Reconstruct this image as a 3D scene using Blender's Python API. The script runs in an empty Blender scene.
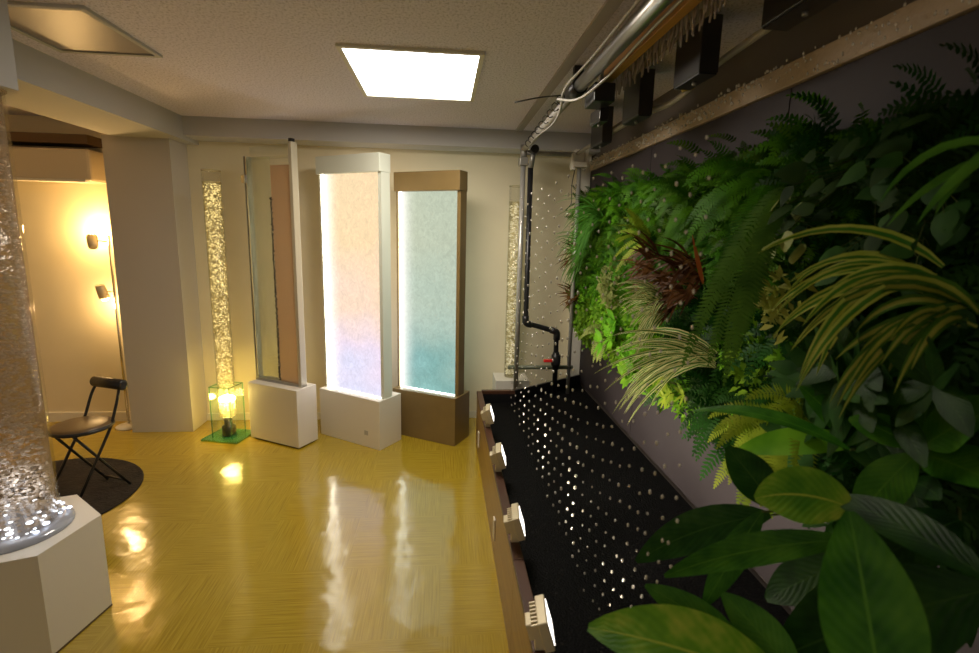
import bpy, bmesh, math, random
from mathutils import Vector, Matrix
random.seed(7)
PI = math.pi
SC = bpy.context.scene
COL = SC.collection
V = Vector

# ------------------------------------------------------------------ objects
def link(o): COL.objects.link(o); return o
def tag(o, label, cat, group=None, kind=None):
    o['label'] = label; o['category'] = cat
    if group: o['group'] = group
    if kind: o['kind'] = kind
    return o
def thing(name, label, cat, loc=(0, 0, 0), rz=0.0, group=None):
    o = link(bpy.data.objects.new(name, None)); o.empty_display_size = .05
    o.location = loc; o.rotation_euler = (0, 0, rz)
    return tag(o, label, cat, group)
def obj(name, bm, mats, parent=None, smooth=False, loc=None):
    me = bpy.data.meshes.new(name); bm.to_mesh(me); bm.free()
    for m in (mats if isinstance(mats, (list, tuple)) else [mats]): me.materials.append(m)
    if smooth:
        for p in me.polygons: p.use_smooth = True
    o = link(bpy.data.objects.new(name, me))
    if parent: o.parent = parent
    if loc: o.location = loc
    return o
def struct(name, bm, mats):
    o = obj(name, bm, mats); o['kind'] = 'structure'; return o
def dup(root, loc=None, rot=None, scale=None, label=None, group=None):
    r = root.copy(); link(r)
    if loc is not None: r.location = loc
    if rot is not None: r.rotation_euler = rot
    if scale is not None: r.scale = scale
    if label: r['label'] = label
    if group: r['group'] = group
    for ch in list(root.children):
        c = ch.copy(); link(c); c.parent = r
        for g in ch.children:
            d = g.copy(); link(d); d.parent = c
    return r

# ------------------------------------------------------------------ shapes
def B(): return bmesh.new()
def box(bm, x0, x1, y0, y1, z0, z1, M=None, bev=0, mi=0):
    r = bmesh.ops.create_cube(bm, size=1)
    T = Matrix.Translation(((x0+x1)/2, (y0+y1)/2, (z0+z1)/2)) @ Matrix.Diagonal((x1-x0, y1-y0, z1-z0, 1))
    vs = r['verts']; bmesh.ops.transform(bm, matrix=T, verts=vs)
    fs = list({f for v in vs for f in v.link_faces})
    for f in fs: f.material_index = mi
    if bev:
        es = list({e for v in vs for e in v.link_edges})
        rr = bmesh.ops.bevel(bm, geom=es, offset=bev, segments=2, affect='EDGES', profile=.5)
        vs = list({v for f in rr['faces'] for v in f.verts} | {v for v in vs if v.is_valid})
    if M is not None: bmesh.ops.transform(bm, matrix=M, verts=vs)
    return bm
def tube(bm, pts, r, n=10, cap=True, mi=0):
    pts = [V(p) for p in pts]; rings = []
    rs = r if isinstance(r, (list, tuple)) else [r]*len(pts)
    prev = None
    for i, p in enumerate(pts):
        d = ((pts[min(i+1, len(pts)-1)]-p).normalized() + (p-pts[max(i-1, 0)]).normalized()).normalized()
        if prev is None:
            a = d.orthogonal().normalized()
        else:
            a = (prev - d*prev.dot(d)).normalized()
        prev = a; b = d.cross(a)
        rings.append([bm.verts.new(p+(a*math.cos(2*PI*k/n)+b*math.sin(2*PI*k/n))*rs[i]) for k in range(n)])
    for i in range(len(rings)-1):
        for k in range(n):
            f = bm.faces.new((rings[i][k], rings[i][(k+1) % n], rings[i+1][(k+1) % n], rings[i+1][k])); f.smooth = True; f.material_index = mi
    if cap:
        for q in (rings[0][::-1], rings[-1]):
            f = bm.faces.new(q); f.material_index = mi
    return bm
def arc(pts, rad=.04, n=5):
    """round the inner corners of a path"""
    pts = [V(p) for p in pts]; out = [pts[0]]
    for i in range(1, len(pts)-1):
        a = (pts[i-1]-pts[i]); b = (pts[i+1]-pts[i]); r = min(rad, a.length*.49, b.length*.49)
        p0 = pts[i]+a.normalized()*r; p1 = pts[i]+b.normalized()*r
        for k in range(n+1):
            t = k/n; out.append(p0*(1-t)**2+pts[i]*2*t*(1-t)+p1*t*t)
    out.append(pts[-1]); return out
def lathe(bm, prof, n=24, c=(0, 0), ph=0, smooth=True, mi=0):
    rings = [[bm.verts.new((c[0]+r*math.cos(ph+2*PI*k/n), c[1]+r*math.sin(ph+2*PI*k/n), z)) for k in range(n)] for r, z in prof]
    for i in range(len(rings)-1):
        for k in range(n):
            f = bm.faces.new((rings[i][k], rings[i][(k+1) % n], rings[i+1][(k+1) % n], rings[i+1][k])); f.smooth = smooth; f.material_index = mi
    for q in (rings[0][::-1], rings[-1]):
        f = bm.faces.new(q); f.material_index = mi
    return bm
def prism(bm, poly, z0, z1):
    a = [bm.verts.new((x, y, z0)) for x, y in poly]; b = [bm.verts.new((x, y, z1)) for x, y in poly]
    n = len(poly)
    bm.faces.new(a[::-1]); bm.faces.new(b)
    for k in range(n): bm.faces.new((a[k], a[(k+1) % n], b[(k+1) % n], b[k]))
    bmesh.ops.recalc_face_normals(bm, faces=bm.faces[:])
    return bm

# ------------------------------------------------------------------ materials
class NT:
    def __init__(s, name):
        s.m = bpy.data.materials.new(name); s.m.use_nodes = True
        s.t = s.m.node_tree; s.n = s.t.nodes; s.n.clear()
        s.out = s.n.new('ShaderNodeOutputMaterial')
    def new(s, t, **k):
        n = s.n.new(t)
        for a, b in k.items():
            if a.startswith('i_'):
                key = a[2:].replace('_', ' ')
                n.inputs[key].default_value = b
            else: setattr(n, a, b)
        return n
    def l(s, a, b): s.t.links.new(a, b)
    def surf(s, sh): s.l(sh, s.out.inputs['Surface'])
    def ramp(s, fac, stops):
        r = s.n.new('ShaderNodeValToRGB'); e = r.color_ramp.elements
        while len(e) < len(stops): e.new(.5)
        for x, (p, c) in zip(e, stops): x.position = p; x.color = (*c, 1)
        s.l(fac, r.inputs[0]); return r.outputs[0]
    def coord(s, scale=(1, 1, 1), kind='Object'):
        tc = s.n.new('ShaderNodeTexCoord'); mp = s.n.new('ShaderNodeMapping'); mp.inputs['Scale'].default_value = scale
        s.l(tc.outputs[kind], mp.inputs[0]); return mp.outputs[0]
def pbr(name, col, rough=.5, metal=0, spec=.5, noise=0, nscale=30, bump=0, bscale=200, trans=0, emit=None, estr=0, coat=0, alpha=1):
    s = NT(name); p = s.new('ShaderNodeBsdfPrincipled')
    p.inputs['Base Color'].default_value = (*col, 1); p.inputs['Roughness'].default_value = rough
    p.inputs['Metallic'].default_value = metal; p.inputs['Specular IOR Level'].default_value = spec
    p.inputs['Transmission Weight'].default_value = trans; p.inputs['Coat Weight'].default_value = coat
    p.inputs['Alpha'].default_value = alpha
    if emit: p.inputs['Emission Color'].default_value = (*emit, 1); p.inputs['Emission Strength'].default_value = estr
    c = s.coord()
    if noise:
        n = s.new('ShaderNodeTexNoise', i_Scale=nscale, i_Detail=4.0); s.l(c, n.inputs['Vector'])
        s.l(s.ramp(n.outputs[0], [(.3, tuple(x*(1-noise) for x in col)), (.7, tuple(min(1, x*(1+noise)) for x in col))]), p.inputs['Base Color'])
    if bump:
        n = s.new('ShaderNodeTexNoise', i_Scale=bscale, i_Detail=3.0); s.l(c, n.inputs['Vector'])
        b = s.new('ShaderNodeBump', i_Strength=bump, i_Distance=.01); s.l(n.outputs[0], b.inputs['Height']); s.l(b.outputs[0], p.inputs['Normal'])
    s.surf(p.outputs[0]); return s.m
def emissive(name, col, st):
    s = NT(name); e = s.new('ShaderNodeEmission', i_Strength=st); e.inputs[0].default_value = (*col, 1); s.surf(e.outputs[0]); return s.m
def clear(name, tint=(1, 1, 1), refl=.15, rough=.03, bump=0, bscale=60, diff=0, dcol=(1, 1, 1)):
    """thin sheet glass: transparent with fresnel gloss (cheap and noise free)"""
    s = NT(name); t = s.new('ShaderNodeBsdfTransparent'); t.inputs[0].default_value = (*tint, 1)
    g = s.new('ShaderNodeBsdfGlossy', i_Roughness=rough); lw = s.new('ShaderNodeLayerWeight', i_Blend=.25)
    if bump:
        n = s.new('ShaderNodeTexNoise', i_Scale=bscale, i_Detail=2.0); s.l(s.coord(), n.inputs['Vector'])
        b = s.new('ShaderNodeBump', i_Strength=bump, i_Distance=.01); s.l(n.outputs[0], b.inputs['Height']); s.l(b.outputs[0], g.inputs['Normal'])
    mr = s.new('ShaderNodeMapRange', i_To_Min=refl*.35, i_To_Max=min(1, refl*4)); s.l(lw.outputs['Fresnel'], mr.inputs[0])
    mx = s.new('ShaderNodeMixShader'); s.l(mr.outputs[0], mx.inputs[0]); s.l(t.outputs[0], mx.inputs[1]); s.l(g.outputs[0], mx.inputs[2])
    o = mx.outputs[0]
    if diff:
        d = s.new('ShaderNodeBsdfDiffuse'); d.inputs[0].default_value = (*dcol, 1)
        m2 = s.new('ShaderNodeMixShader', i_Fac=diff); s.l(o, m2.inputs[1]); s.l(d.outputs[0], m2.inputs[2]); o = m2.outputs[0]
    s.surf(o); return s.m
def leafmat(name, c1, c2, hue=.02, rough=.5, spec=.22, transl=.22, scale=9):
    s = NT(name); p = s.new('ShaderNodeBsdfPrincipled', i_Roughness=rough, i_IOR=1.22); p.inputs['Specular IOR Level'].default_value = spec*2
    n = s.new('ShaderNodeTexNoise', i_Scale=scale, i_Detail=3.0); s.l(s.coord(), n.inputs['Vector'])
    col = s.ramp(n.outputs[0], [(.35, c1), (.65, c2)])
    oi = s.new('ShaderNodeObjectInfo')
    h = s.new('ShaderNodeMapRange', i_To_Min=.5-hue, i_To_Max=.5+hue); s.l(oi.outputs['Random'], h.inputs[0])
    v = s.new('ShaderNodeMapRange', i_To_Min=.65, i_To_Max=1.25); s.l(oi.outputs['Random'], v.inputs[0])
    hs = s.new('ShaderNodeHueSaturation'); s.l(h.outputs[0], hs.inputs['Hue']); s.l(v.outputs[0], hs.inputs['Value']); s.l(col, hs.inputs['Color'])
    s.l(hs.outputs[0], p.inputs['Base Color'])
    t = s.new('ShaderNodeBsdfTranslucent'); s.l(hs.outputs[0], t.inputs[0])
    mx = s.new('ShaderNodeMixShader', i_Fac=transl); s.l(p.outputs[0], mx.inputs[1]); s.l(t.outputs[0], mx.inputs[2])
    s.surf(mx.outputs[0]); return s.m

M = {}
def floor_mat():
    s = NT('floor_vinyl'); p = s.new('ShaderNodeBsdfPrincipled')
    co = s.coord((1/.45, 1/.45, 1))
    ck = s.new('ShaderNodeTexChecker', i_Scale=1.0); s.l(co, ck.inputs['Vector'])
    fs = []
    for sc in ((4, 150, 1), (150, 4, 1)):
        n = s.new('ShaderNodeTexNoise', i_Scale=1.0, i_Detail=3.0, i_Roughness=.6); s.l(s.coord(sc), n.inputs['Vector']); fs.append(n.outputs[0])
    mx = s.new('ShaderNodeMix'); s.l(ck.outputs['Fac'], mx.inputs[0]); s.l(fs[0], mx.inputs[2]); s.l(fs[1], mx.inputs[3])
    col = s.ramp(mx.outputs[0], [(.28, (.285, .190, .010)), (.50, (.39, .275, .018)), (.75, (.50, .365, .035))])
    s.l(col, p.inputs['Base Color'])
    p.inputs['Roughness'].default_value = .16; p.inputs['Specular IOR Level'].default_value = 1.0; p.inputs['IOR'].default_value = 1.7
    rr = s.new('ShaderNodeMapRange', i_To_Min=.09, i_To_Max=.18); s.l(mx.outputs[0], rr.inputs[0]); s.l(rr.outputs[0], p.inputs['Roughness'])
    n2 = s.new('ShaderNodeTexNoise', i_Scale=5.0, i_Detail=2.0); s.l(s.coord(), n2.inputs['Vector'])
    b2 = s.new('ShaderNodeBump', i_Strength=.25, i_Distance=.02); s.l(n2.outputs[0], b2.inputs['Height'])
    b = s.new('ShaderNodeBump', i_Strength=.12, i_Distance=.002); s.l(mx.outputs[0], b.inputs['Height']); s.l(b2.outputs[0], b.inputs['Normal'])
    s.l(b.outputs[0], p.inputs['Normal'])
    s.surf(p.outputs[0]); return s.m
def ceiling_mat():
    s = NT('ceiling_tile'); p = s.new('ShaderNodeBsdfPrincipled', i_Roughness=.9)
    n = s.new('ShaderNodeTexNoise', i_Scale=1.0, i_Detail=3.0, i_Roughness=.7); s.l(s.coord((105, 70, 60)), n.inputs['Vector'])
    s.l(s.ramp(n.outputs[0], [(.36, (.50, .46, .55)), (.47, (.76, .71, .84)), (.62, (.84, .79, .92))]), p.inputs['Base Color'])
    b = s.new('ShaderNodeBump', i_Strength=.3, i_Distance=.006); s.l(n.outputs[0], b.inputs['Height']); s.l(b.outputs[0], p.inputs['Normal'])
    s.surf(p.outputs[0]); return s.m
def glow_mat(name, stops, st, edge=.5):
    """edge-lit acrylic: LED colour along its height, rippled by the water film"""
    s = NT(name); tc = s.new('ShaderNodeTexCoord'); sx = s.new('ShaderNodeSeparateXYZ'); s.l(tc.outputs['Generated'], sx.inputs[0])
    n = s.new('ShaderNodeTexNoise', i_Scale=1.0, i_Detail=4.0, i_Roughness=.65, i_Distortion=1.2); s.l(s.coord((30, 30, 24)), n.inputs['Vector'])
    nb = s.new('ShaderNodeTexNoise', i_Scale=2.2, i_Detail=1.0); s.l(s.coord(), nb.inputs['Vector'])
    ad = s.new('ShaderNodeMath', operation='MULTIPLY_ADD'); s.l(nb.outputs[0], ad.inputs[0]); ad.inputs[1].default_value = .6
    sb = s.new('ShaderNodeMath', operation='SUBTRACT'); s.l(sx.outputs[2], sb.inputs[0]); sb.inputs[1].default_value = .25
    s.l(sb.outputs[0], ad.inputs[2])
    col = s.ramp(ad.outputs[0], stops)
    mr = s.new('ShaderNodeMapRange', i_From_Min=.3, i_From_Max=.75, i_To_Min=.86*st, i_To_Max=1.12*st); s.l(n.outputs[0], mr.inputs[0])
    fx = s.new('ShaderNodeMapRange', i_From_Min=0.0, i_From_Max=.30, i_To_Min=1.0, i_To_Max=0.0); s.l(sx.outputs[0], fx.inputs[0])
    pw = s.new('ShaderNodeMath', operation='POWER'); s.l(fx.outputs[0], pw.inputs[0]); pw.inputs[1].default_value = 2.0
    cm = s.new('ShaderNodeMix', data_type='RGBA'); s.l(pw.outputs[0], cm.inputs[0]); s.l(col, cm.inputs[6]); cm.inputs[7].default_value = (1, .98, .92, 1)
    st2 = s.new('ShaderNodeMath', operation='MULTIPLY_ADD'); s.l(pw.outputs[0], st2.inputs[0]); st2.inputs[1].default_value = edge; s.l(mr.outputs[0], st2.inputs[2])
    e = s.new('ShaderNodeEmission'); s.l(cm.outputs[2], e.inputs[0]); s.l(st2.outputs[0], e.inputs[1])
    g = s.new('ShaderNodeBsdfGlossy', i_Roughness=.12)
    b = s.new('ShaderNodeBump', i_Strength=.4, i_Distance=.01); s.l(n.outputs[0], b.inputs['Height']); s.l(b.outputs[0], g.inputs['Normal'])
    mx = s.new('ShaderNodeMixShader', i_Fac=.06); s.l(e.outputs[0], mx.inputs[1]); s.l(g.outputs[0], mx.inputs[2])
    s.surf(mx.outputs[0]); return s.m

M['floor'] = floor_mat(); M['ceiling'] = ceiling_mat()
M['wall'] = pbr('cream_wall', (.78, .70, .50), .85, noise=.03, nscale=3, bump=.08, bscale=300)
M['beam'] = pbr('beam_paint', (.52, .51, .50), .85)
M['column'] = pbr('column_paint', (.52, .48, .42), .85)
M['rwall'] = pbr('brown_wall', (.12, .10, .085), .8)
M['trim'] = pbr('white_trim', (.74, .70, .60), .6)
M['black_panel'] = pbr('black_panel', (.036, .029, .032), .6, spec=.2, noise=.12, nscale=2)
M['white_box'] = pbr('white_laminate', (.72, .68, .60), .45)
M['white_frame'] = pbr('white_frame', (.66, .69, .60), .4)
M['brown_box'] = pbr('brown_laminate', (.20, .135, .05), .35, noise=.08, nscale=5)
M['wood'] = None
def wood(name, a, b, sc=(6, 1, 40), rough=.4):
    s = NT(name); p = s.new('ShaderNodeBsdfPrincipled', i_Roughness=rough)
    n = s.new('ShaderNodeTexNoise', i_Scale=1.0, i_Detail=4.0); s.l(s.coord(sc), n.inputs['Vector'])
    s.l(s.ramp(n.outputs[0], [(.35, a), (.65, b)]), p.inputs['Base Color']); s.surf(p.outputs[0]); return s.m
M['wood'] = wood('tank_wood', (.26, .15, .04), (.33, .20, .055))
M['rim'] = wood('rim_wood', (.055, .022, .012), (.09, .035, .018))
M['orange'] = wood('orange_wood', (.42, .19, .03), (.55, .27, .05), (40, 1, 40))
M['liner'] = pbr('black_liner', (.008, .008, .009), .35, bump=.5, bscale=25)
def gravel():
    s = NT('wet_gravel'); p = s.new('ShaderNodeBsdfPrincipled', i_Roughness=.7)
    p.inputs['Specular IOR Level'].default_value = .08
    v = s.new('ShaderNodeTexVoronoi', i_Scale=120.0); s.l(s.coord(), v.inputs['Vector'])
    s.l(s.ramp(v.outputs['Color'], [(.2, (.001, .001, .0015)), (.85, (.004, .004, .004)), (.99, (.02, .018, .016))]), p.inputs['Base Color'])
    b = s.new('ShaderNodeBump', i_Strength=.5, i_Distance=.006, invert=True); s.l(v.outputs['Distance'], b.inputs['Height']); s.l(b.outputs[0], p.inputs['Normal'])
    s.surf(p.outputs[0]); return s.m
M['gravel'] = gravel()
M['steel'] = pbr('steel_pipe', (.55, .54, .52), .28, metal=1)
M['dsteel'] = pbr('dull_steel', (.32, .31, .28), .45, metal=.6)
M['pole'] = pbr('pole_steel', (.50, .49, .46), .35, metal=.4)
M['black'] = pbr('black_plastic', (.012, .012, .014), .35)
M['black2'] = pbr('black_box', (.022, .019, .018), .28)
M['grey'] = pbr('grey_plastic', (.45, .43, .40), .5)
M['taupe'] = pbr('shadow_taupe', (.36, .33, .32), .7)
M['red'] = pbr('red_plastic', (.75, .02, .02), .35)
M['hose'] = pbr('clear_hose', (.62, .60, .56), .25)
M['beige'] = pbr('beige_lamp', (.62, .54, .36), .4, metal=.2)
M['postc'] = pbr('post_cream', (.50, .46, .35), .25, spec=.7)
M['chrome'] = pbr('chrome', (.75, .73, .68), .15, metal=1)
M['green_glass'] = clear('green_glass', (.70, .95, .82), .22, diff=.16, dcol=(.06, .50, .24))
M['glass'] = clear('clear_glass', (.98, .99, .98), .07)
M['acryl'] = clear('clear_acrylic', (.97, .97, .95), .08, .05, bump=.15, bscale=30)
M['film'] = clear('water_film', (.95, .97, .93), .06, .08, bump=.3, bscale=22, diff=.06, dcol=(.6, .66, .5))
M['reflection_film'] = clear('reflection_film', (.92, .82, .72), .08, .12, bump=.3, bscale=18, diff=.40, dcol=(.72, .50, .32))  # copper colour paints the warm reflection seen in the glass
M['lightpanel'] = emissive('ceiling_diffuser', (1, .97, .92), 9)
M['lens'] = emissive('flood_lens', (1, .93, .84), 3)
M['bulb'] = emissive('warm_bulb', (1, .72, .32), 40)
M['gold_core'] = emissive('gold_core', (1, .70, .22), 95)
M['blue_core'] = emissive('white_core', (.78, .86, 1), 4)
M['led'] = emissive('led_strip', (1, .90, .74), 14)
M['led2'] = emissive('led_strip_cool', (.93, 1, .88), 8)
M['glow_peach'] = glow_mat('glow_peach', [(.02, (.76, .78, 1)), (.25, (.92, .78, .92)), (.5, (1, .76, .60)), (.8, (1, .76, .46))], 1.08)
M['glow_green'] = glow_mat('glow_green', [(.0, (.42, .80, .76)), (.12, (.30, .58, .54)), (.45, (.58, .74, .62)), (.85, (.68, .76, .58))], .84)
M['bub_gold'] = pbr('gold_bubbles', (.95, .88, .65), .12, emit=(1, .80, .40), estr=1.3, alpha=.45)  # bubble materials glow in place of lamp light scattered up the tubes
M['bub_grey'] = pbr('grey_bubbles', (.62, .54, .46), .12, emit=(1, .75, .45), estr=.05, alpha=.75)
M['bub_white'] = pbr('white_bubbles', (.9, .88, .8), .15, emit=(1, .9, .7), estr=.35, alpha=.7)
M['wc_gold'] = clear('gold_water', (.98, .95, .80), .16, .1, bump=.8, bscale=70, diff=.10, dcol=(.95, .85, .5))
M['wc_grey'] = clear('grey_water', (.92, .86, .78), .12, .06, bump=.8, bscale=28, diff=.22, dcol=(.55, .40, .26))
M['rug'] = pbr('dark_rug', (.018, .012, .009), .95, noise=.5, nscale=12, bump=.8, bscale=60)
M['seat'] = pbr('tan_seat', (.16, .10, .045), .35)
M['ac'] = pbr('ac_plastic', (.60, .52, .38), .5)
M['dshelf'] = pbr('dark_shelf', (.10, .055, .02), .6)
M['vent'] = pbr('vent_panel', (.22, .19, .185), .38)
M['drop'] = clear('water_drop', (1, 1, 1), .6, .05, diff=.34, dcol=(1, .95, .82))
M['soil'] = pbr('planter_felt', (.012, .018, .008), .9, noise=.5, nscale=20)
M['badge'] = pbr('grey_badge', (.42, .40, .36), .5)

# ------------------------------------------------------------------ the room
H = 2.40
struct('floor', box(B(), -4.0, 1.30, -2.6, 4.4, -.05, 0), M['floor'])
struct('ceiling', box(B(), -4.0, 1.30, -2.6, 4.4, H, H+.05), M['ceiling'])
struct('wall_back', box(B(), -2.435, 1.30, 4.30, 4.40, 0, H), M['wall'])
struct('wall_alcove', box(B(), -4.0, -2.435, 4.30, 4.40, 0, H), M['wall'])
struct('wall_left', box(B(), -4.1, -4.0, -2.6, 4.40, 0, H), M['wall'])
struct('wall_right', box(B(), 1.225, 1.32, -2.6, 4.30, 0, H), M['rwall'])
struct('trim_column', box(B(), -2.435, -1.976, 4.04, 4.32, 0, 2.24), M['column'])
struct('trim_beam_left', box(B(), -2.36, -1.885, -2.6, 4.32, 2.235, H+.01), M['beam'])
struct('trim_beam_back', box(B(), -1.90, 1.225, 4.06, 4.32, 2.265, H+.01), M['beam'])
struct('trim_corner_post', box(B(), 1.11, 1.20, 4.20, 4.31, 0, 2.27, bev=.004), M['trim'])
struct('ceiling_shadow_strip', box(B(), .55, .60, -1.0, 4.06, H-.012, H+.01), M['taupe'])  # thin dark strip standing in for the pipe's shadow on the ceiling
struct('baseboard_alcove', box(B(), -4.0, -2.435, 4.285, 4.31, 0, .08), M['trim'])
struct('baseboard_back', box(B(), -1.976, 1.1, 4.288, 4.31, 0, .06), M['trim'])

# black spray panel mounted on the right wall, with a tan lip over it
t = thing('splash_panel', 'tall black panel fixed to the right wall behind the green living wall', 'wall panel', (1.2, 0, 0))
for a, b in ((-1.2, .58), (.585, 1.77), (1.775, 2.965), (2.97, 4.19)):
    obj('board', box(B(), 0, .024, a, b, .36, 2.13, bev=.002), M['black_panel'], t)
tag(obj('ledge_rail', box(B(), 1.185, 1.226, -1.2, 4.19, 2.132, 2.21, bev=.003), pbr('tan_ledge', (.40, .31, .21), .6, bump=.3, bscale=90)),
    'long tan rail running along the top edge of the black wall panel', 'rail')

# ------------------------------------------------------------------ ceiling lights
def ceil_light(x0, x1, y0, y1, label, mat, fr):
    t = thing('ceiling_light', label, 'ceiling light', ((x0+x1)/2, (y0+y1)/2, H))
    w, d = (x1-x0)/2, (y1-y0)/2; f = .022
    bm = B()
    box(bm, -w-f, w+f, -d-f, -d, -.012, .002); box(bm, -w-f, w+f, d, d+f, -.012, .002)
    box(bm, -w-f, -w, -d, d, -.012, .002); box(bm, w, w+f, -d, d, -.012, .002)
    obj('frame', bm, fr, t)
    obj('diffuser', box(B(), -w, w, -d, d, -.006, .0), mat, t)
    return t
ceil_light(-.445, .158, 2.44, 3.215, 'bright square white ceiling light panel set in the textured ceiling', M['lightpanel'], M['trim'])
ceil_light(-1.75, -1.345, 2.20, 2.69, 'dim unlit square grey ceiling panel beside the left beam', M['vent'], M['beam'])

# ------------------------------------------------------------------ water walls
def ang(corner, W, D, a):
    u = V((math.cos(a), math.sin(a), 0)); v = V((-math.sin(a), math.cos(a), 0))
    c = V((corner[0], corner[1], 0))-u*W/2+v*D/2
    return (c.x, c.y, 0)
def water_wall(corner, W, D, deg, hp, z_top, hh, mbox, mframe, glow, led, label, badge=False):
    a = math.radians(deg)
    t = thing('water_wall', label, 'water wall', ang(corner, W, D, a), a)
    w = W/2; y0 = -D/2+.062; y1 = y0+.092
    p = obj('pedestal', box(B(), -w, w, -D/2, D/2, 0, hp, bev=.003), mbox, t)
    if badge:
        obj('badge', box(B(), w-.15, w-.115, -D/2-.003, -D/2+.001, .095, .13), M['badge'], p)
    obj('header', box(B(), -w, w-.004, y0-.022, y1+.004, z_top-hh, z_top, bev=.003), mframe, t)
    zt = z_top-hh
    obj('side_post', box(B(), w-.036, w-.008, y0, y1, hp, zt), mframe, t)
    obj('side_post', box(B(), -w+.008, -w+.022, y0, y1, hp, zt), mframe, t)
    obj('glowing_sheet', box(B(), -w+.046, w-.038, y0+.012, y0+.03, hp+.001, zt-.001), glow, t)
    obj('light_strip', box(B(), -w+.030, -w+.0455, y0+.006, y0+.03, hp+.001, zt-.001), led, t)
    obj('light_strip', box(B(), w-.0395, w-.0372, y0+.007, y0+.011, hp+.001, zt-.001), led, t)
    obj('light_strip', box(B(), -w+.047, w-.043, y0-.001, y0+.011, hp+.001, hp+.007), led, t)
    return t
water_wall((-.454, 3.613), .617, .25, -34.4, .38, 2.14, .125, M['white_box'], M['white_frame'], M['glow_peach'], M['led'],
           'white framed water wall glowing peach and lilac on a white pedestal', True)
water_wall((.102, 3.667), .571, .24, -30.3, .38, 2.05, .14, M['brown_box'], M['brown_box'], M['glow_green'], M['led2'],
           'brown framed water wall glowing pale green on a dark brown pedestal')
a = math.radians(-29.2)
t = thing('water_wall', 'unlit clear glass water wall on a plain white pedestal, leftmost of three', 'water wall', ang((-1.05, 3.648), .49, .20, a), a)
obj('pedestal', box(B(), -.245, .245, -.10, .10, .012, .455, bev=.003), M['white_box'], t)
obj('plinth', box(B(), -.225, .225, -.085, .085, 0, .013), M['black'], t)
obj('glass_sheet', box(B(), -.215, -.005, -.012, .0, .475, 2.11), M['film'], t)
obj('glass_sheet', box(B(), .005, .19, -.012, .0, .475, 2.05), M['reflection_film'], t)['label'] = 'sheet half with a copper reflection painted in'
bm = B(); r_ = random.Random(3)
for k in range(260):
    z = .48+1.35*k/260; x = r_.gauss(0, .004); s_ = r_.uniform(.003, .009)
    box(bm, x-s_, x+s_, -.016, -.012, z, z+r_.uniform(.003, .010))
obj('bubble_seam', bm, M['black'], t)
obj('glass_sheet', box(B(), -.225, .215, .02, .026, .475, 2.19), M['glass'], t)
obj('side_post', box(B(), .193, .222, -.026, .03, .455, 2.20, bev=.003), M['postc'], t)
obj('side_post', box(B(), -.226, -.218, -.02, .028, .455, 2.12), M['chrome'], t)
obj('side_post', box(B(), -.243, -.237, -.02, .028, .455, 2.12), M['dsteel'], t)
obj('bottom_rail', box(B(), -.243, .222, -.024, .03, .455, .475), M['dsteel'], t)
obj('top_rail', box(B(), -.226, .222, .0, .03, 2.10, 2.115), M['acryl'], t)
obj('cap', box(B(), .196, .22, -.022, .012, 2.20, 2.222), M['black'], t)
obj('glint_block', box(B(), -.262, -.225, -.034, -.012, 1.93, 1.99, bev=.003), M['chrome'], t)  # chrome block added as the glint of a fixture reflected in the glass

# ------------------------------------------------------------------ bubble tubes
def bubble_tube(t, r, z0, z1, zw, nb, mb, mw, smin, smax, seed):
    rr = random.Random(seed)
    bm = B(); lathe(bm, [(r, z0), (r, z1)], 32)
    bmesh.ops.delete(bm, geom=[f for f in bm.faces if len(f.verts) > 4], context='FACES')
    o = obj('acrylic_tube', bm, M['acryl'], t)
    bm = B(); lathe(bm, [(r*.93, z0+.005), (r*.93, zw)], 32); obj('water_column', bm, mw, t)
    bm = B()
    for k in range(nb):
        q = math.sqrt(rr.random())*r*.85; th = rr.uniform(0, 2*PI); s = rr.uniform(smin, smax)
        bmesh.ops.create_icosphere(bm, subdivisions=1, radius=s, matrix=Matrix.Translation((q*math.cos(th), q*math.sin(th), rr.uniform(z0+.02, zw-.01))) @ Matrix.Diagonal((1.3, 1.3, .7, 1)))
    o = obj('bubbles', bm, mb, t, smooth=True); o['kind'] = 'stuff'
    bm = B(); tube(bm, [(r*math.cos(x*PI/12), r*math.sin(x*PI/12), z1) for x in range(25)], r*.05, 6); obj('tube_rim', bm, mw, t)
# corner tube with green glass foot
t = thing('bubble_tube', 'slim golden bubble tube on a square green glass foot in the corner by the column', 'bubble tube', (-1.655, 3.93, 0), math.radians(-14))
bubble_tube(t, .064, .17, 2.01, 1.93, 1500, M['bub_gold'], M['wc_gold'], .0022, .0055, 5)
obj('foot_plate', box(B(), -.15, .15, -.13, .13, 0, .014, bev=.002), M['green_glass'], t)
bm = B()
for x0, x1, y0, y1 in ((-.084, .084, -.084, -.079), (-.084, .084, .079, .084), (-.084, -.079, -.079, .079), (.079, .084, -.079, .079)): box(bm, x0, x1, y0, y1, .014, .42)
gb = obj('glass_case', bm, clear('case_glass', (.98, 1, .97), .05, diff=.02, dcol=(.4, .7, .4)), t)
bm = B()
for x in (-.082, .082):
    for y in (-.082, .082): box(bm, x-.003, x+.003, y-.003, y+.003, .014, .42)
for q in (-.082, .082):
    box(bm, -.082, .082, q-.003, q+.003, .416, .421); box(bm, q-.003, q+.003, -.082, .082, .416, .421)
obj('glass_edges', bm, M['green_glass'], t)
obj('case_lid', box(B(), -.079, .079, -.079, .079, .41, .416), M['glass'], t)
bm = B(); lathe(bm, [(.05, .014), (.05, .09), (.03, .10), (.03, .15)], 16); obj('pump', bm, M['black'], t)
bm = B(); lathe(bm, [(.03, .15), (.055, .17), (.055, .20)], 20); obj('tube_socket', bm, M['glass'], t)
bm = B(); lathe(bm, [(.02, .285), (.055, .298), (.06, .31), (.05, .322), (.02, .335)], 20); obj('lamp_core', bm, M['gold_core'], t)
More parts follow.
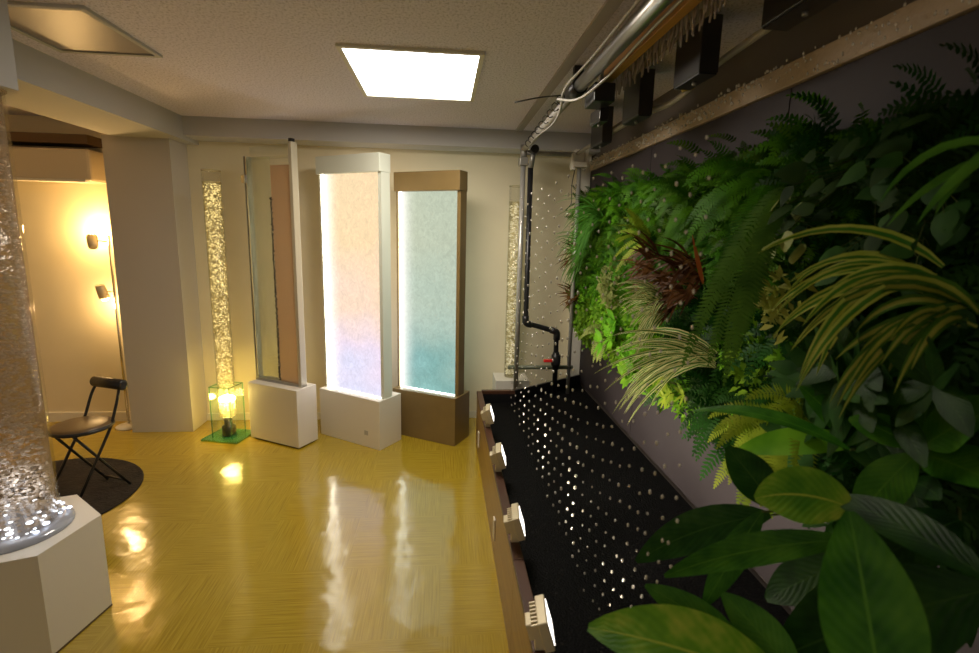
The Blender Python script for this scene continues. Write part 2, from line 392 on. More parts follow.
# tube behind the tank
t = thing('bubble_tube', 'bubble tube on a white box in the back corner behind the steel pole', 'bubble tube', (.585, 4.14, 0))
bubble_tube(t, .058, .42, 1.99, 1.87, 800, M['bub_white'], M['wc_gold'], .004, .008, 9)
obj('pedestal', box(B(), -.14, .14, -.13, .13, 0, .42, bev=.003), M['white_box'], t)
# large foreground tube on hexagonal pedestal
def hexa(r, ph=20): return [(r*math.cos(math.radians(ph+60*k)), r*math.sin(math.radians(ph+60*k))) for k in range(6)]
t = thing('bubble_tube', 'large wide bubble tube lit white at its foot on a white hexagonal pedestal', 'bubble tube', (-1.66, 1.97, 0))
obj('pedestal', prism(B(), hexa(.275), 0, .423), M['white_box'], t)
obj('plinth', prism(B(), hexa(.277), 0, .008), M['dshelf'], t)
bubble_tube(t, .145, .43, 2.06, 2.05, 3000, M['bub_grey'], M['wc_grey'], .004, .010, 11)
bm = B(); lathe(bm, [(.185, .423), (.185, .43), (.17, .445), (.148, .448)], 32); obj('light_ring', bm, clear('ring_glass', (.9, .93, 1), .3, .1, diff=.3, dcol=(.85, .88, 1)), t)
bm = B()
rr = random.Random(8)
for k in range(60):
    th = rr.uniform(0, 2*PI); q = rr.uniform(.06, .172); s = rr.uniform(.003, .008)
    bmesh.ops.create_icosphere(bm, subdivisions=1, radius=s, matrix=Matrix.Translation((q*math.cos(th), q*math.sin(th), .448+rr.random()**2*.05)) @ Matrix.Diagonal((1.6, 1.6, .6, 1)))
o = obj('light_beads', bm, M['blue_core'], t); o['kind'] = 'stuff'
obj('ceiling_collar', prism(B(), hexa(.19), 2.06, H), M['beam'], t)

# ------------------------------------------------------------------ alcove: air conditioner, shelf, floor lamp, chair, rug
t = thing('air_conditioner', 'cream wall-mounted air conditioner high in the alcove', 'air conditioner', (-2.97, 4.30, 1.92))
bm = B(); box(bm, -.42, .40, -.20, 0, 0, .23, bev=.02); obj('casing', bm, M['ac'], t)
obj('air_flap', box(B(), -.38, .36, -.205, -.13, -.006, .012, bev=.003), M['trim'], t)
obj('intake_grille', box(B(), -.38, .36, -.17, -.04, .228, .236), M['dshelf'], t)
tag(obj('wall_shelf', box(B(), -3.42, -2.57, 4.10, 4.30, 2.185, 2.25, bev=.003), M['dshelf']),
    'dark brown shelf just above the air conditioner', 'shelf')

t = thing('floor_lamp', 'slim chrome floor lamp with two warm spot heads beside the column', 'floor lamp', (-2.53, 4.16, 0))
bm = B(); lathe(bm, [(.09, 0), (.09, .012), (.03, .02), (.012, .03)], 24); obj('base', bm, M['trim'], t)
obj('pole', tube(B(), [(0, 0, .02), (0, 0, 1.53)], .010, 10), M['chrome'], t)
def lamp_head(z, dx, d):
    d = V(d).normalized(); p = V((dx, -.03, z)); q = d.to_track_quat('Z', 'Y').to_matrix().to_4x4()
    arm = obj('arm', tube(B(), [(0, 0, z), (dx*.5, -.02, z+.005), tuple(p)], .005, 8), M['chrome'], t)
    bm = B(); lathe(bm, [(.018, -.06), (.03, -.055), (.034, -.02), (.036, .045), (.034, .046), (.030, 0.0)], 20)
    bmesh.ops.transform(bm, matrix=Matrix.Translation(p) @ q, verts=bm.verts)
    hd = obj('lamp_shade', bm, M['beige'], t)
    bm = B(); bmesh.ops.create_uvsphere(bm, u_segments=12, v_segments=8, radius=.026, matrix=Matrix.Translation(p+d*.045)); obj('bulb', bm, M['bulb'], hd)
    return V((-2.53, 4.16, 0))+p+d*.10
lp1 = lamp_head(1.485, -.10, (-.35, .55, .75)); lp2 = lamp_head(1.10, -.07, (.1, .25, -1))

t = thing('folding_chair', 'black folding chair with round tan seat standing on the dark rug', 'chair', (-2.10, 3.02, 0.010), math.radians(158)); t.scale = (.9, .9, .97)
bm = B(); lathe(bm, [(.145, .442), (.165, .448), (.165, .458), (.14, .468), (.0001, .470)], 28)
obj('seat', bm, M['seat'], t)
bm = B(); tube(bm, [(.168*math.cos(x*PI/14), .168*math.sin(x*PI/14), .445) for x in range(29)], .011, 8); obj('seat_rim', bm, M['black'], t)
for sx in (-1, 1):
    obj('leg', tube(B(), arc([(sx*.13, .19, 0), (sx*.125, -.10, .43), (sx*.12, -.17, .60), (sx*.10, -.20, .665)], .05), .009, 8), M['black'], t)
    obj('leg', tube(B(), [(sx*.105, -.20, 0), (sx*.10, .12, .435)], .009, 8), M['black'], t)
obj('stretcher', tube(B(), [(-.13, .155, .05), (.13, .155, .05)], .007, 8), M['black'], t)
obj('stretcher', tube(B(), [(-.105, -.175, .035), (.105, -.175, .035)], .007, 8), M['black'], t)
bm = B(); tube(bm, [(-.135, -.205, .665), (-.13, -.205, .665), (.13, -.205, .665), (.135, -.205, .665)], [.022, .034, .034, .022], 16); obj('backrest', bm, M['black'], t)
bm = B(); lathe(bm, [(.55, 0), (.56, .004), (.55, .010)], 48)
tag(obj('round_rug', bm, M['rug'], None, False, (-2.42, 3.0, 0)), 'dark brown round rug under the folding chair', 'rug')

# ------------------------------------------------------------------ tank with floodlights
t = thing('water_tank', 'long low brown tank with black gravel below the living wall', 'tank')
XR = 1.20
def slab(bm, p0, p1, th, z0, z1):
    p0 = V(p0); p1 = V(p1); d = (p1-p0).normalized(); n = V((d.y, -d.x))*th
    return prism(bm, [tuple(p0), tuple(p1), tuple(p1-n), tuple(p0-n)], z0, z1)
for i, (a_, b_) in enumerate(((-.6, .45), (.453, 1.672), (1.675, 3.73))):
    obj('side_board', box(B(), .27, .30, a_, b_, 0, .398), M['wood'], t)
    obj('rim', box(B(), .268, .308, a_, b_, .398, .422, bev=.002), M['rim'], t)
bm = B(); slab(bm, (.30, 3.73), (.57, 3.73), .03, 0, .398); obj('end_board', bm, M['liner'], t)
bm = B(); slab(bm, (.308, 3.73), (.565, 3.73), .04, .398, .422); obj('rim', bm, M['rim'], t)
bm = B(); slab(bm, (.57, 3.73), (XR-.003, 4.17), .02, 0, .425); obj('end_board', bm, M['liner'], t)['label'] = 'slanting black end board'
obj('gravel_bed', prism(B(), [(.301, -.6), (XR-.002, -.6), (XR-.002, 4.14), (.575, 3.70), (.301, 3.70)], .02, .34), M['gravel'], t)['kind'] = 'stuff'
for y in (3.43, 2.30):
    bm = B(); box(bm, .262, .271, y-.022, y+.022, .10, .215, bev=.004); obj('pull_tab', bm, M['trim'], t)

def floodlight(y, label):
    t = thing('floodlight', label, 'floodlight', (.30, y, .422), 0)
    obj('bracket', box(B(), -.03, .006, -.012, .012, 0, .05, bev=.002), M['beige'], t)
    k = obj('yoke', box(B(), -.022, -.008, -.05, .05, .04, .052), M['beige'], t)
    Q = Matrix.Translation((-.004, 0, .095)) @ Matrix.Rotation(math.radians(-6), 4, 'Z') @ Matrix.Rotation(math.radians(-17), 4, 'Y')
    # local +X is the lens direction
    bm = B(); box(bm, -.012, .022, -.068, .068, -.055, .055, Q, bev=.004); h = obj('housing', bm, M['beige'], t)
    bm = B()
    for j in range(7):
        yy = -.052+.104*j/6; box(bm, -.034, -.011, yy-.003, yy+.003, -.045, .045, Q)
    obj('cooling_fin', bm, M['beige'], h)
    bm = B(); box(bm, -.056, -.035, -.03, .03, -.03, .03, Q, bev=.003); obj('driver_box', bm, M['beige'], h)
    bm = B(); box(bm, .0215, .0245, -.056, .056, -.043, .043, Q); obj('lens', bm, M['lens'], h)
    t.scale = (.86, .86, .86)
    d = (Q.to_3x3() @ V((1, 0, 0))).normalized(); p = V((.30, y, .422))+(Q @ V((.035, 0, 0)))*.86
    return p, d
floods = [floodlight(y, l) for y, l in ((3.00, 'beige floodlight on the tank rim, farthest of the four near the back'),
    (2.39, 'beige floodlight on the tank rim, second from the back corner'),
    (1.79, 'beige floodlight on the tank rim just beyond the board seam'),
    (1.265, 'beige floodlight nearest the camera, its lit lens facing the plants'))]

# ------------------------------------------------------------------ pipework in the back corner and overhead
t = thing('pipe_stand', 'tall steel pipe stand at the back end of the tank', 'pipe stand', (0, 0, 0))
obj('post', tube(B(), [(.598, 3.92, .34), (.598, 3.92, 2.21)], .019, 14), M['pole'], t)
obj('post', tube(B(), [(1.028, 3.92, .34), (1.028, 3.92, 2.17)], .016, 14), M['pole'], t)
obj('crossbar', tube(B(), [(.62, 3.92, 2.215), (1.03, 3.92, 2.215)], .018, 12), M['dsteel'], t)
obj('crossbar', tube(B(), [(.53, 3.92, .56), (1.06, 3.92, .56)], .016, 12), pbr('green_grey_pipe', (.12, .14, .09), .4), t)
bm = B()
box(bm, .965, 1.075, 3.86, 3.97, 2.12, 2.16, bev=.004); box(bm, .985, 1.055, 3.88, 3.95, 2.16, 2.25, bev=.004); box(bm, .96, .985, 3.87, 3.93, 2.10, 2.22, bev=.003); box(bm, 1.06, 1.085, 3.87, 3.93, 2.14, 2.27, bev=.003)
obj('clamp', bm, M['trim'], t)
bm = B(); box(bm, .565, .63, 3.88, 3.96, 2.12, 2.18, bev=.005); tube(bm, [(.598, 3.92, 2.16), (.598, 3.92, 2.27)], .026, 10); obj('clamp', bm, M['dsteel'], t)
obj('top_rail', tube(B(), [(.60, 3.92, 2.24), (.64, 2.64, 2.30)], .021, 14), M['grey'], t)

t = thing('drain_pipe', 'black plastic water pipe with two elbows and a red-handled valve', 'pipe', (0, 0, 0))
obj('pipe', tube(B(), arc([(.645, 3.86, 2.13), (.650, 3.86, .935), (.90, 3.86, .865), (.905, 3.86, .345)], .03), .020, 14), M['black'], t)

for seg in ([(.648, 3.86, .99), (.650, 3.86, .93), (.70, 3.86, .92)], [(.85, 3.86, .88), (.903, 3.86, .866), (.903, 3.86, .80)]):
    obj('elbow', tube(B(), arc(seg, .03), .027, 14), M['black'], t)
obj('sleeve', tube(B(), [(.904, 3.86, .70), (.904, 3.86, .56)], .027, 14), M['black'], t)
v = obj('valve', lathe(B(), [(.034, .59), (.038, .61), (.038, .66), (.034, .68)], 18, (.904, 3.86)), M['black'], t)
obj('handle', box(B(), .80, .875, 3.82, 3.845, .625, .648, bev=.006), M['red'], v)
obj('end_cap', tube(B(), [(.66, 3.78, 2.225), (.66, 3.84, 2.215)], .030, 18), M['black'], t)
obj('pipe', tube(B(), [(.66, 3.84, 2.215), (.645, 3.86, 2.10)], .021, 12), M['dsteel'], t)

t = thing('overhead_pipe', 'thick silver pipe running under the ceiling toward the camera', 'pipe', (0, 0, 0))
obj('pipe', tube(B(), [(.64, 2.64, 2.305), (.64, .6, 2.305)], .030, 18), M['steel'], t)
obj('joint', tube(B(), [(.64, 2.66, 2.305), (.64, 2.50, 2.305)], .038, 16), M['black'], t)
obj('hanger', box(B(), .615, .66, 2.52, 2.56, 2.32, H, bev=.003), M['black'], t)
obj('hanger', box(B(), .625, .655, 1.3, 1.33, 2.32, H, bev=.003), M['black'], t)
bm = B(); box(bm, .665, .76, 2.34, 2.50, 2.20, 2.28, bev=.005); obj('junction', bm, M['black'], t)
tag(obj('power_cable', tube(B(), arc([(.60, 3.75, 2.22), (.600, 3.4, 2.24), (.645, 3.1, 2.25), (.61, 2.75, 2.26), (.56, 2.52, 2.29), (.60, 2.2, 2.32), (.60, .6, 2.345)], .15, 6), .006, 6), M['grey']),
    'thin grey cable wound along the overhead silver pipe', 'cable')
tag(obj('air_hose', tube(B(), arc([(.56, 2.62, 2.27), (.62, 2.45, 2.22), (.69, 2.25, 2.27), (.70, 1.9, 2.30), (.70, .6, 2.31)], .12, 6), .006, 8), M['hose']),
    'pale flexible hose beside the orange wooden beam', 'hose')
tag(obj('loose_wire', tube(B(), arc([(.60, 2.66, 2.30), (.50, 2.75, 2.31), (.36, 2.72, 2.27)], .06, 5), .004, 5), M['black']),
    'loose black wire end sticking out left of the pipe joint', 'wire')
tag(obj('loose_wire', tube(B(), arc([(.99, 3.9, 2.11), (.965, 3.88, 1.98), (.975, 3.88, 1.85), (.93, 3.88, 1.80)], .05, 5), .0035, 5), M['black']),
    'thin black wire dangling beside the right steel post', 'wire')
for i in range(9):
    y = 3.75-i*.125; z = 2.243+(3.9-y)*.047; bm = B()
    tube(bm, [(.60+.02*math.cos(k*.9), y-.03*k/8, z+.024*math.sin(k*.9)) for k in range(9)], .0032, 5)
    tag(obj('cable_tie', bm, M['black']), 'thin black tie wrapped round the sloping thin steel pipe', 'cable tie', 'ties along the thin pipe')
tag(obj('wooden_beam', box(B(), .725, .763, .6, 2.42, 2.30, 2.35, bev=.003), M['orange']),
    'orange wooden beam carrying the row of nozzles under the ceiling', 'beam')

# nozzle bar with hanging clear nozzles
t = thing('nozzle_bar', 'clear nozzle bar with a comb of hanging tubes above the tank', 'nozzle bar', (0, 0, 0))
obj('manifold', box(B(), .80, .90, .6, 2.75, 2.355, 2.385, bev=.003), clear('manifold_clear', (.8, .76, .72), .3, .1, diff=.5, dcol=(.62, .52, .46)), t)
nb0 = None; rr = random.Random(4)
hm = clear('nozzle_clear', (.9, .88, .84), .4, .08, diff=.45, dcol=(.66, .54, .50))
for i in range(96):
    y = 2.66-(i//2)*.034; x = .805 if i % 2 else .85
    if nb0 is None:
        nb0 = obj('nozzle', tube(B(), [(0, 0, 0), (.002, 0, -.03), (0, 0, -.065)], [.006, .0055, .003], 7), hm, t); o = nb0
    else:
        o = link(nb0.copy()); o.parent = t
    o.location = (x+rr.uniform(-.006, .006), y, 2.356+rr.uniform(-.004, .01)); o.rotation_euler = (rr.uniform(-.15, .15), rr.uniform(-.15, .15), 0)
# strobe boxes
def strobe(x, y, zb, w, d, h, label):
    t = thing('strobe_box', label, 'strobe light', (x+w/2, y+d/2, zb))
    obj('casing', box(B(), -w/2, w/2, -d/2, d/2, 0, h, bev=.003), M['black2'], t)
    obj('bottom_plate', box(B(), -w/2+.004, w/2-.004, -d/2+.004, d/2-.004, -.006, .001), M['black'], t)
    obj('mount', box(B(), -w*.2, w*.2, -.015, .015, h, H-zb), M['dsteel'], t)
    bm = B(); lathe(bm, [(.008, -.018), (.008, -.006)], 10); obj('cable_gland', bm, M['dsteel'], t)
strobe(.938, 3.09, 2.167, .062, .24, .20, 'small black strobe box hanging farthest back, above the rear of the panel')
strobe(.900, 2.42, 2.171, .068, .22, .20, 'black strobe box hanging second from the back between nozzles and wall')
strobe(.893, 1.84, 2.185, .072, .205, .19, 'large black strobe box hanging in front of the second one, under the ceiling')
strobe(.984, 1.36, 2.258, .09, .28, .125, 'black strobe box nearest the camera at the top edge of the view')
strobe(.73, 2.46, 2.15, .045, .16, .06, 'smallest black box tucked under the end of the wooden beam')
tag(obj('conduit', tube(B(), arc([(1.0, 3.9, 2.22), (1.02, 2.75, 2.235), (1.02, 2.30, 2.20), (1.03, 2.0, 2.26), (1.05, .6, 2.33)], .12, 6), .013, 10), M['grey']),
    'grey conduit running behind the black strobe boxes', 'conduit')
bm = B()
for i, (y, z) in enumerate(((2.72, 2.23), (2.66, 2.24), (2.18, 2.22), (2.12, 2.23))):
    tube(bm, [(.99, y, z), (1.03, y-.03, z+.01)], .014, 8)
tag(obj('brass_fitting', bm, pbr('brass', (.5, .36, .1), .3, metal=1)), 'brass fittings on the conduit beside the strobe boxes', 'fitting')

# ------------------------------------------------------------------ plants
G = {
 'moss': leafmat('moss_green', (.022, .085, .003), (.085, .23, .006), .012),
 'bright': leafmat('bright_green', (.08, .24, .008), (.20, .42, .02), .015),
 'deep': leafmat('deep_green', (.006, .032, .003), (.020, .080, .008), .012, .5),
 'fern': leafmat('fern_green', (.04, .13, .012), (.10, .25, .028), .01),
 'yfern': leafmat('yellow_fern', (.16, .26, .012), (.32, .40, .03), .01),
 'spg': leafmat('spider_green', (.04, .14, .015), (.10, .24, .03), .01),
 'cream': leafmat('spider_cream', (.52, .52, .20), (.70, .68, .34), .008),
 'yel': leafmat('leaf_yellow', (.30, .36, .04), (.48, .50, .11), .01),
 'red': leafmat('dark_red_leaf', (.04, .014, .006), (.17, .075, .022), .01, .35),
 'redtip': leafmat('orange_leaf', (.35, .08, .02), (.45, .14, .03), .01),
 'ivy': leafmat('ivy_green', (.014, .052, .008), (.038, .10, .016), .01, .6, .15),
 'pale': leafmat('pale_leaf', (.17, .21, .05), (.30, .34, .10), .01),
 'stem': leafmat('plant_stem', (.05, .07, .02), (.10, .13, .03), .01),
}
def broadmat(name, c1, c2, vein):
    s = NT(name); p = s.new('ShaderNodeBsdfPrincipled', i_Roughness=.45, i_IOR=1.25); p.inputs['Specular IOR Level'].default_value = .5
    n = s.new('ShaderNodeTexNoise', i_Scale=14.0, i_Detail=3.0); s.l(s.coord(), n.inputs['Vector'])
    uv = s.new('ShaderNodeUVMap'); sx = s.new('ShaderNodeSeparateXYZ'); s.l(uv.outputs[0], sx.inputs[0])
    ab = s.new('ShaderNodeMath', operation='ABSOLUTE'); s.l(sx.outputs[0], ab.inputs[0])      # |x| across
    mm = s.new('ShaderNodeMath', operation='MULTIPLY_ADD'); s.l(ab.outputs[0], mm.inputs[0]); mm.inputs[1].default_value = -.28
    s.l(sx.outputs[1], mm.inputs[2])
    sn = s.new('ShaderNodeMath', operation='MULTIPLY'); s.l(mm.outputs[0], sn.inputs[0]); sn.inputs[1].default_value = 75
    si = s.new('ShaderNodeMath', operation='SINE'); s.l(sn.outputs[0], si.inputs[0])
    ad = s.new('ShaderNodeMath', operation='MULTIPLY_ADD'); s.l(si.outputs[0], ad.inputs[0]); ad.inputs[1].default_value = .025; s.l(n.outputs[0], ad.inputs[2])
    col = s.ramp(ad.outputs[0], [(.34, c1), (.55, c2), (.74, vein)])
    md = s.new('ShaderNodeMath', operation='LESS_THAN'); s.l(ab.outputs[0], md.inputs[0]); md.inputs[1].default_value = .035
    mx = s.new('ShaderNodeMix', data_type='RGBA'); s.l(md.outputs[0], mx.inputs[0]); s.l(col, mx.inputs[6]); mx.inputs[7].default_value = (*vein, 1)
    s.l(mx.outputs[2], p.inputs['Base Color'])
    b = s.new('ShaderNodeBump', i_Strength=.12, i_Distance=.003); s.l(si.outputs[0], b.inputs['Height']); s.l(b.outputs[0], p.inputs['Normal'])
    t = s.new('ShaderNodeBsdfTranslucent'); s.l(mx.outputs[2], t.inputs[0])
    ms = s.new('ShaderNodeMixShader', i_Fac=.3); s.l(p.outputs[0], ms.inputs[1]); s.l(t.outputs[0], ms.inputs[2]); s.surf(ms.outputs[0])
    return s.m
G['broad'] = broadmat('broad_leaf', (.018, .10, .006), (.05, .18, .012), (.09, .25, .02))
G['broad_lit'] = broadmat('broad_leaf_lit', (.06, .20, .010), (.15, .33, .02), (.36, .45, .05))  # lit copy of the leaf green, light painted into the colour
G['broad_shaded'] = broadmat('broad_leaf_shaded', (.005, .034, .003), (.014, .062, .006), (.03, .09, .012))  # darker copy of the leaf green, shade painted into the colour

def path(P, d, L, n, droop, curl=0):
    """points bending toward -z"""
    P = V(P); d = V(d).normalized(); pts = [P.copy()]; ds = [d.copy()]
    for i in range(n):
        P = P+d*(L/n); d = (d+V((0, 0, -1))*droop/n+V((0, curl/n, 0))).normalized()
        pts.append(P.copy()); ds.append(d.copy())
    return pts, ds
def blade(bm, P, d, L, W, droop=.5, n=6, prof='strap', up=V((-.5, -.6, .5)), fold=.2, mi=(0, 0), curl=0, twist=0):
    pts, ds = path(P, d, L, n, droop, curl)
    uvl = bm.loops.layers.uv.verify()
    rows = []
    for i, (p, q) in enumerate(zip(pts, ds)):
        t = i/n
        if prof == 'strap': w = W*min(1, .35+3*t)*(1-t**2.5)+.0004
        elif prof == 'oval': w = W*math.sin(PI*min(1, (t*.96+.02)))**.75*(1-.25*t)+.0003
        elif prof == 'heart': w = W*(math.sin(PI*min(.99, .18+.82*t))**.8)*(1.15-.5*t)+.0003
        else: w = W*math.sin(PI*(t*.98+.01))**.9+.0003
        sd = q.cross(up)
        if sd.length < 1e-3: sd = V((0, 1, 0))
        sd.normalize()
        if twist: sd = Matrix.Rotation(twist, 3, q) @ sd
        nn = sd.cross(q)
        if mi[0] != mi[1]: offs = (-1, -.42, 0, .42, 1)
        else: offs = (-1, 0, 1)
        rows.append([(bm.verts.new(p+sd*w*.5*k+nn*abs(k)*w*fold*.5), k, t) for k in offs])
    m = len(rows[0])
    for i in range(n):
        for k in range(m-1):
            q4 = (rows[i][k], rows[i][k+1], rows[i+1][k+1], rows[i+1][k])
            f = bm.faces.new([x[0] for x in q4]); f.smooth = True
            for lp, x in zip(f.loops, q4): lp[uvl].uv = (x[1], x[2])
            f.material_index = mi[1] if (m == 5 and k in (1, 2)) else mi[0]
def frond(bm, P, d, L, W, droop, pairs, mi=0, smi=0, lw=.35, up=V((-.5, -.5, .6)), curl=0):
    n = 8; pts, ds = path(P, d, L, n, droop, curl)
    for i in range(n):
        a, b = pts[i], pts[i+1]; s = (ds[i].cross(up)); s = s.normalized()*.0015 if s.length > 1e-3 else V((0, .0015, 0))
        f = bm.faces.new([bm.verts.new(x) for x in (a-s, a+s, b+s*.7, b-s*.7)]); f.material_index = smi
    for k in range(pairs):
        t = (k+.8)/pairs; x = t*n*.999; i = int(x); fr = x-i; p = pts[i].lerp(pts[i+1], fr); q = ds[i]
        sd = q.cross(up); sd = sd.normalized() if sd.length > 1e-3 else V((0, 1, 0))
        l = W*.5*(math.sin(PI*(.12+.88*t)**.8)**.7+.05); w = L/pairs*lw*2
        for sg in (-1, 1):
            dd = (sd*sg+q*.35+V((0, 0, -.15))).normalized()
            mid = p+dd*l*.45; tip = p+dd*l; qq = q*w*.5
            f = bm.faces.new([bm.verts.new(v_) for v_ in (p-qq*.6, mid-qq, tip, mid+qq, p+qq*.6)]); f.material_index = mi
def rdir(r, spread=1.0, out=.55, upb=0.0):
    th = r.uniform(0, 2*PI)
    return V((-out-r.random()*.5, spread*math.cos(th), spread*math.sin(th)+upb)).normalized()

# -- builders (local frame: root at the origin, wall behind at +X, outward is -X)
def m_carpet(seed, R=.13, n=190, L=(.025, .05), W=.016, prof='oval', dep=.10, droop=.6):
    r = random.Random(seed); bm = B()
    for k in range(n):
        y = r.gauss(0, .5)*R; z = r.gauss(0, .5)*R; x = -dep*max(0, 1-(y*y+z*z)/(R*R*1.8))*r.uniform(.35, 1.0)
        l = r.uniform(*L)
        blade(bm, (x, y, z), rdir(r, .9, .2, .15), l, W*r.uniform(.7, 1.2), droop, 2, prof)
    return bm
def m_feather(seed, n=30, L=.13, W=.05, pairs=11, R=.10, dep=.05):
    r = random.Random(seed); bm = B()
    for k in range(n):
        y = r.gauss(0, .5)*R; z = r.gauss(0, .5)*R
        frond(bm, (-r.random()*dep, y, z), rdir(r, .9, .35, .1), L*r.uniform(.6, 1.1), W*r.uniform(.8, 1.1), 1.1, pairs, lw=.40)
    return bm
def m_fern(seed, n=9, L=.32, W=.07, pairs=26, droop=1.6, mi=0, bias=(0, 0, 0)):
    r = random.Random(seed); bm = B()
    for k in range(n):
        frond(bm, (-.01, r.uniform(-.03, .03), r.uniform(-.02, .03)), (rdir(r, .8, .5, .25)+V(bias)).normalized(), L*r.uniform(.65, 1.1), W, droop, pairs, lw=.42)
    return bm
def m_strap(seed, n=32, L=.26, W=.014, droop=1.9, mi=(0, 1), out=.5, spread=.9, upb=.25, fold=.25, seg=8, bias=(0, 0, 0), rs=.03):
    r = random.Random(seed); bm = B()
    for k in range(n):
        blade(bm, (-.01, r.uniform(-rs, rs), r.uniform(-rs, rs)), (rdir(r, spread, out, upb)+V(bias)).normalized(), L*r.uniform(.55, 1.1), W*r.uniform(.7, 1.15), droop*r.uniform(.6, 1.2), seg, 'strap', mi=mi, fold=fold)
    return bm
def m_ivy(seed, n=26, R=.15, L=(.05, .085), prof='heart'):
    r = random.Random(seed); bm = B()
    for k in range(n):
        y = r.uniform(-1, 1)*R; z = r.uniform(-1, 1)*R; P = V((-r.uniform(.03, .13), y, z)); l = r.uniform(*L)
        d = V((-.35, r.uniform(-.9, .9), r.uniform(-1.1, .1))).normalized()
        blade(bm, P, d, l, l*.85, .5, 5, prof, up=V((-1, 0, .4)), fold=-.12)
        tube(bm, [(0, y*.5, z+.04), P*.6+V((0, 0, .03)), P], .0012, 4, False, 1)
    return bm
def m_whorl(seed, n=5, L=.13, W=.05, whorls=4, R=.09):
    r = random.Random(seed); bm = B()
    for w in range(whorls):
        c = V((-r.uniform(.05, .14), r.uniform(-R, R), r.uniform(-R, R)))
        tube(bm, [(0, c.y*.4, c.z*.4-.03), c*.6+V((0, 0, -.01)), c], .002, 5, False, 1)
        for k in range(n+r.randint(0, 2)):
            th = 2*PI*k/n+r.random()
            blade(bm, c, V((-.35, math.cos(th), math.sin(th)*.9)), L*r.uniform(.7, 1.1), W, .5, 5, 'oval', up=V((-1, 0, .5)), fold=-.15)
    return bm

PX = 1.175
planted = {}
def plant(name, label, cat, bm_or_mesh, mats, y, z, s=1.0, rx=0.0, group=None, x=1.09, sx=None):
    """one plant rooted in the living wall: an Empty with its foliage"""
    o = link(bpy.data.objects.new(name, None)); o.empty_display_size = .03
    o.location = (x, y, z); o.rotation_euler = (rx, 0, 0); o.scale = (sx or s, s, s); tag(o, label, cat, group)
    if isinstance(bm_or_mesh, bpy.types.Mesh): f = link(bpy.data.objects.new('foliage', bm_or_mesh)); f.parent = o
    else: f = obj('foliage', bm_or_mesh, mats, o)
    return o
# felt planter backing
tag(obj('planter_backing', box(B(), 1.150, 1.199, .35, 4.10, .90, 1.93, bev=.01), M['soil']),
    'dark felt backing that holds the plants on the black panel', 'planter')

# carpet of small plants : (y0,y1,z0,z1,kind)
def lib(bms, mats):
    out = []
    for b in bms:
        me = bpy.data.meshes.new('foliage'); b.to_mesh(me); b.free()
        for m in mats: me.materials.append(m)
        out.append(me)
    return out
LIBS = {
 'moss': lib([m_feather(s, 34) for s in (1, 2, 3)], [G['moss']]),
 'bright': lib([m_carpet(s, n=210, L=(.022, .045), W=.018) for s in (4, 5, 6)], [G['bright']]),
 'deep': lib([m_carpet(s, n=130, L=(.035, .07), W=.026, dep=.08) for s in (7, 8)], [G['deep']]),
 'deepf': lib([m_feather(s, 30, .15, .06) for s in (9, 10)], [G['deep']]),
}
INFO = {
 'moss': ('feathery_fern', 'clump of fine feathery mid green fern in the carpet of the living wall', 'fern', 'feathery mid green ferns of the living wall'),
 'bright': ('spike_moss', 'bright green small-leaved spike moss clump in the lower part of the living wall', 'moss', 'bright spike moss clumps low on the wall'),
 'deep': ('creeping_fig', 'dark green small-leaved creeper on the right part of the living wall', 'creeper', 'dark creepers on the right'),
 'deepf': ('feathery_fern', 'dark green feathery fern clump in the middle and right of the living wall', 'fern', 'dark feathery ferns of the living wall'),
}
rc = random.Random(21)
row = 0; z = .94
while z < 1.93:
    y = .62+(row % 2)*.07
    while y < 4.05:
        if y > 2.55: k = 'bright' if z < 1.28 else 'moss'
        elif y > 1.45: k = 'moss' if z > 1.42 else ('deepf' if rc.random() < .6 else 'bright')
        else: k = ('moss' if rc.random() < .35 else 'deepf') if z > 1.70 else ('deep' if rc.random() < .6 else 'deepf')
        nm, lb, ct, gp = INFO[k]
        zz = z+rc.uniform(-.03, .03)
        if zz > 1.86: zz -= .02
        plant(nm, lb, ct, rc.choice(LIBS[k]), None, y+rc.uniform(-.03, .03), zz, rc.uniform(.85, 1.25), rc.uniform(-.5, .5), gp, 1.155)
        y += .145
    z += .128; row += 1

# featured plants
spm = [G['spg'], G['cream'], G['yel']]
def P_(kind, label, cat, bm, mats, y, z, **k): plant(kind, label, cat, bm, mats, y, z, **k)
P_('spider_plant', 'large cream-striped spider plant in the middle of the living wall', 'spider plant', m_strap(31, 80, .23, .016, 1.8, (1, 0), .7, rs=.04), spm, 2.14, 1.30, x=.99)
P_('spider_plant', 'spider plant with long pale leaves sweeping left below the striped one', 'spider plant', m_strap(32, 34, .46, .017, 1.5, (1, 0), .4, .4, .1, bias=(-.1, .9, .05)), spm, 1.78, 1.16, x=1.03)
P_('spider_plant', 'big yellow-edged spider plant arching at the right side of the living wall', 'spider plant', m_strap(33, 16, .36, .026, 2.3, (2, 0), .5, .5, .2, bias=(-.1, .6, .0), seg=10), spm, .99, 1.53, x=1.04)
P_('spider_plant', 'bright green strap-leaved spider plant cut by the right edge of the view', 'spider plant', m_strap(34, 18, .30, .028, 2.0, (0, 2), .6, .6, .2, bias=(0, .4, 0)), [G['fern'], G['cream'], G['yel']], .90, 1.46, x=1.04)
P_('spider_plant', 'green strap-leaved plant high at the right edge of the view', 'spider plant', m_strap(35, 7, .26, .024, 2.4, (0, 0), .6, .6, .1), [G['fern']], .84, 1.78, x=1.06)
P_('grass_tuft', 'long fine light green grass tuft at the left end of the living wall', 'grass', m_strap(36, 80, .36, .008, 2.4, (0, 0), .4, .7, .3, bias=(0, .3, 0)), [G['fern']], 3.38, 1.72, x=1.07)
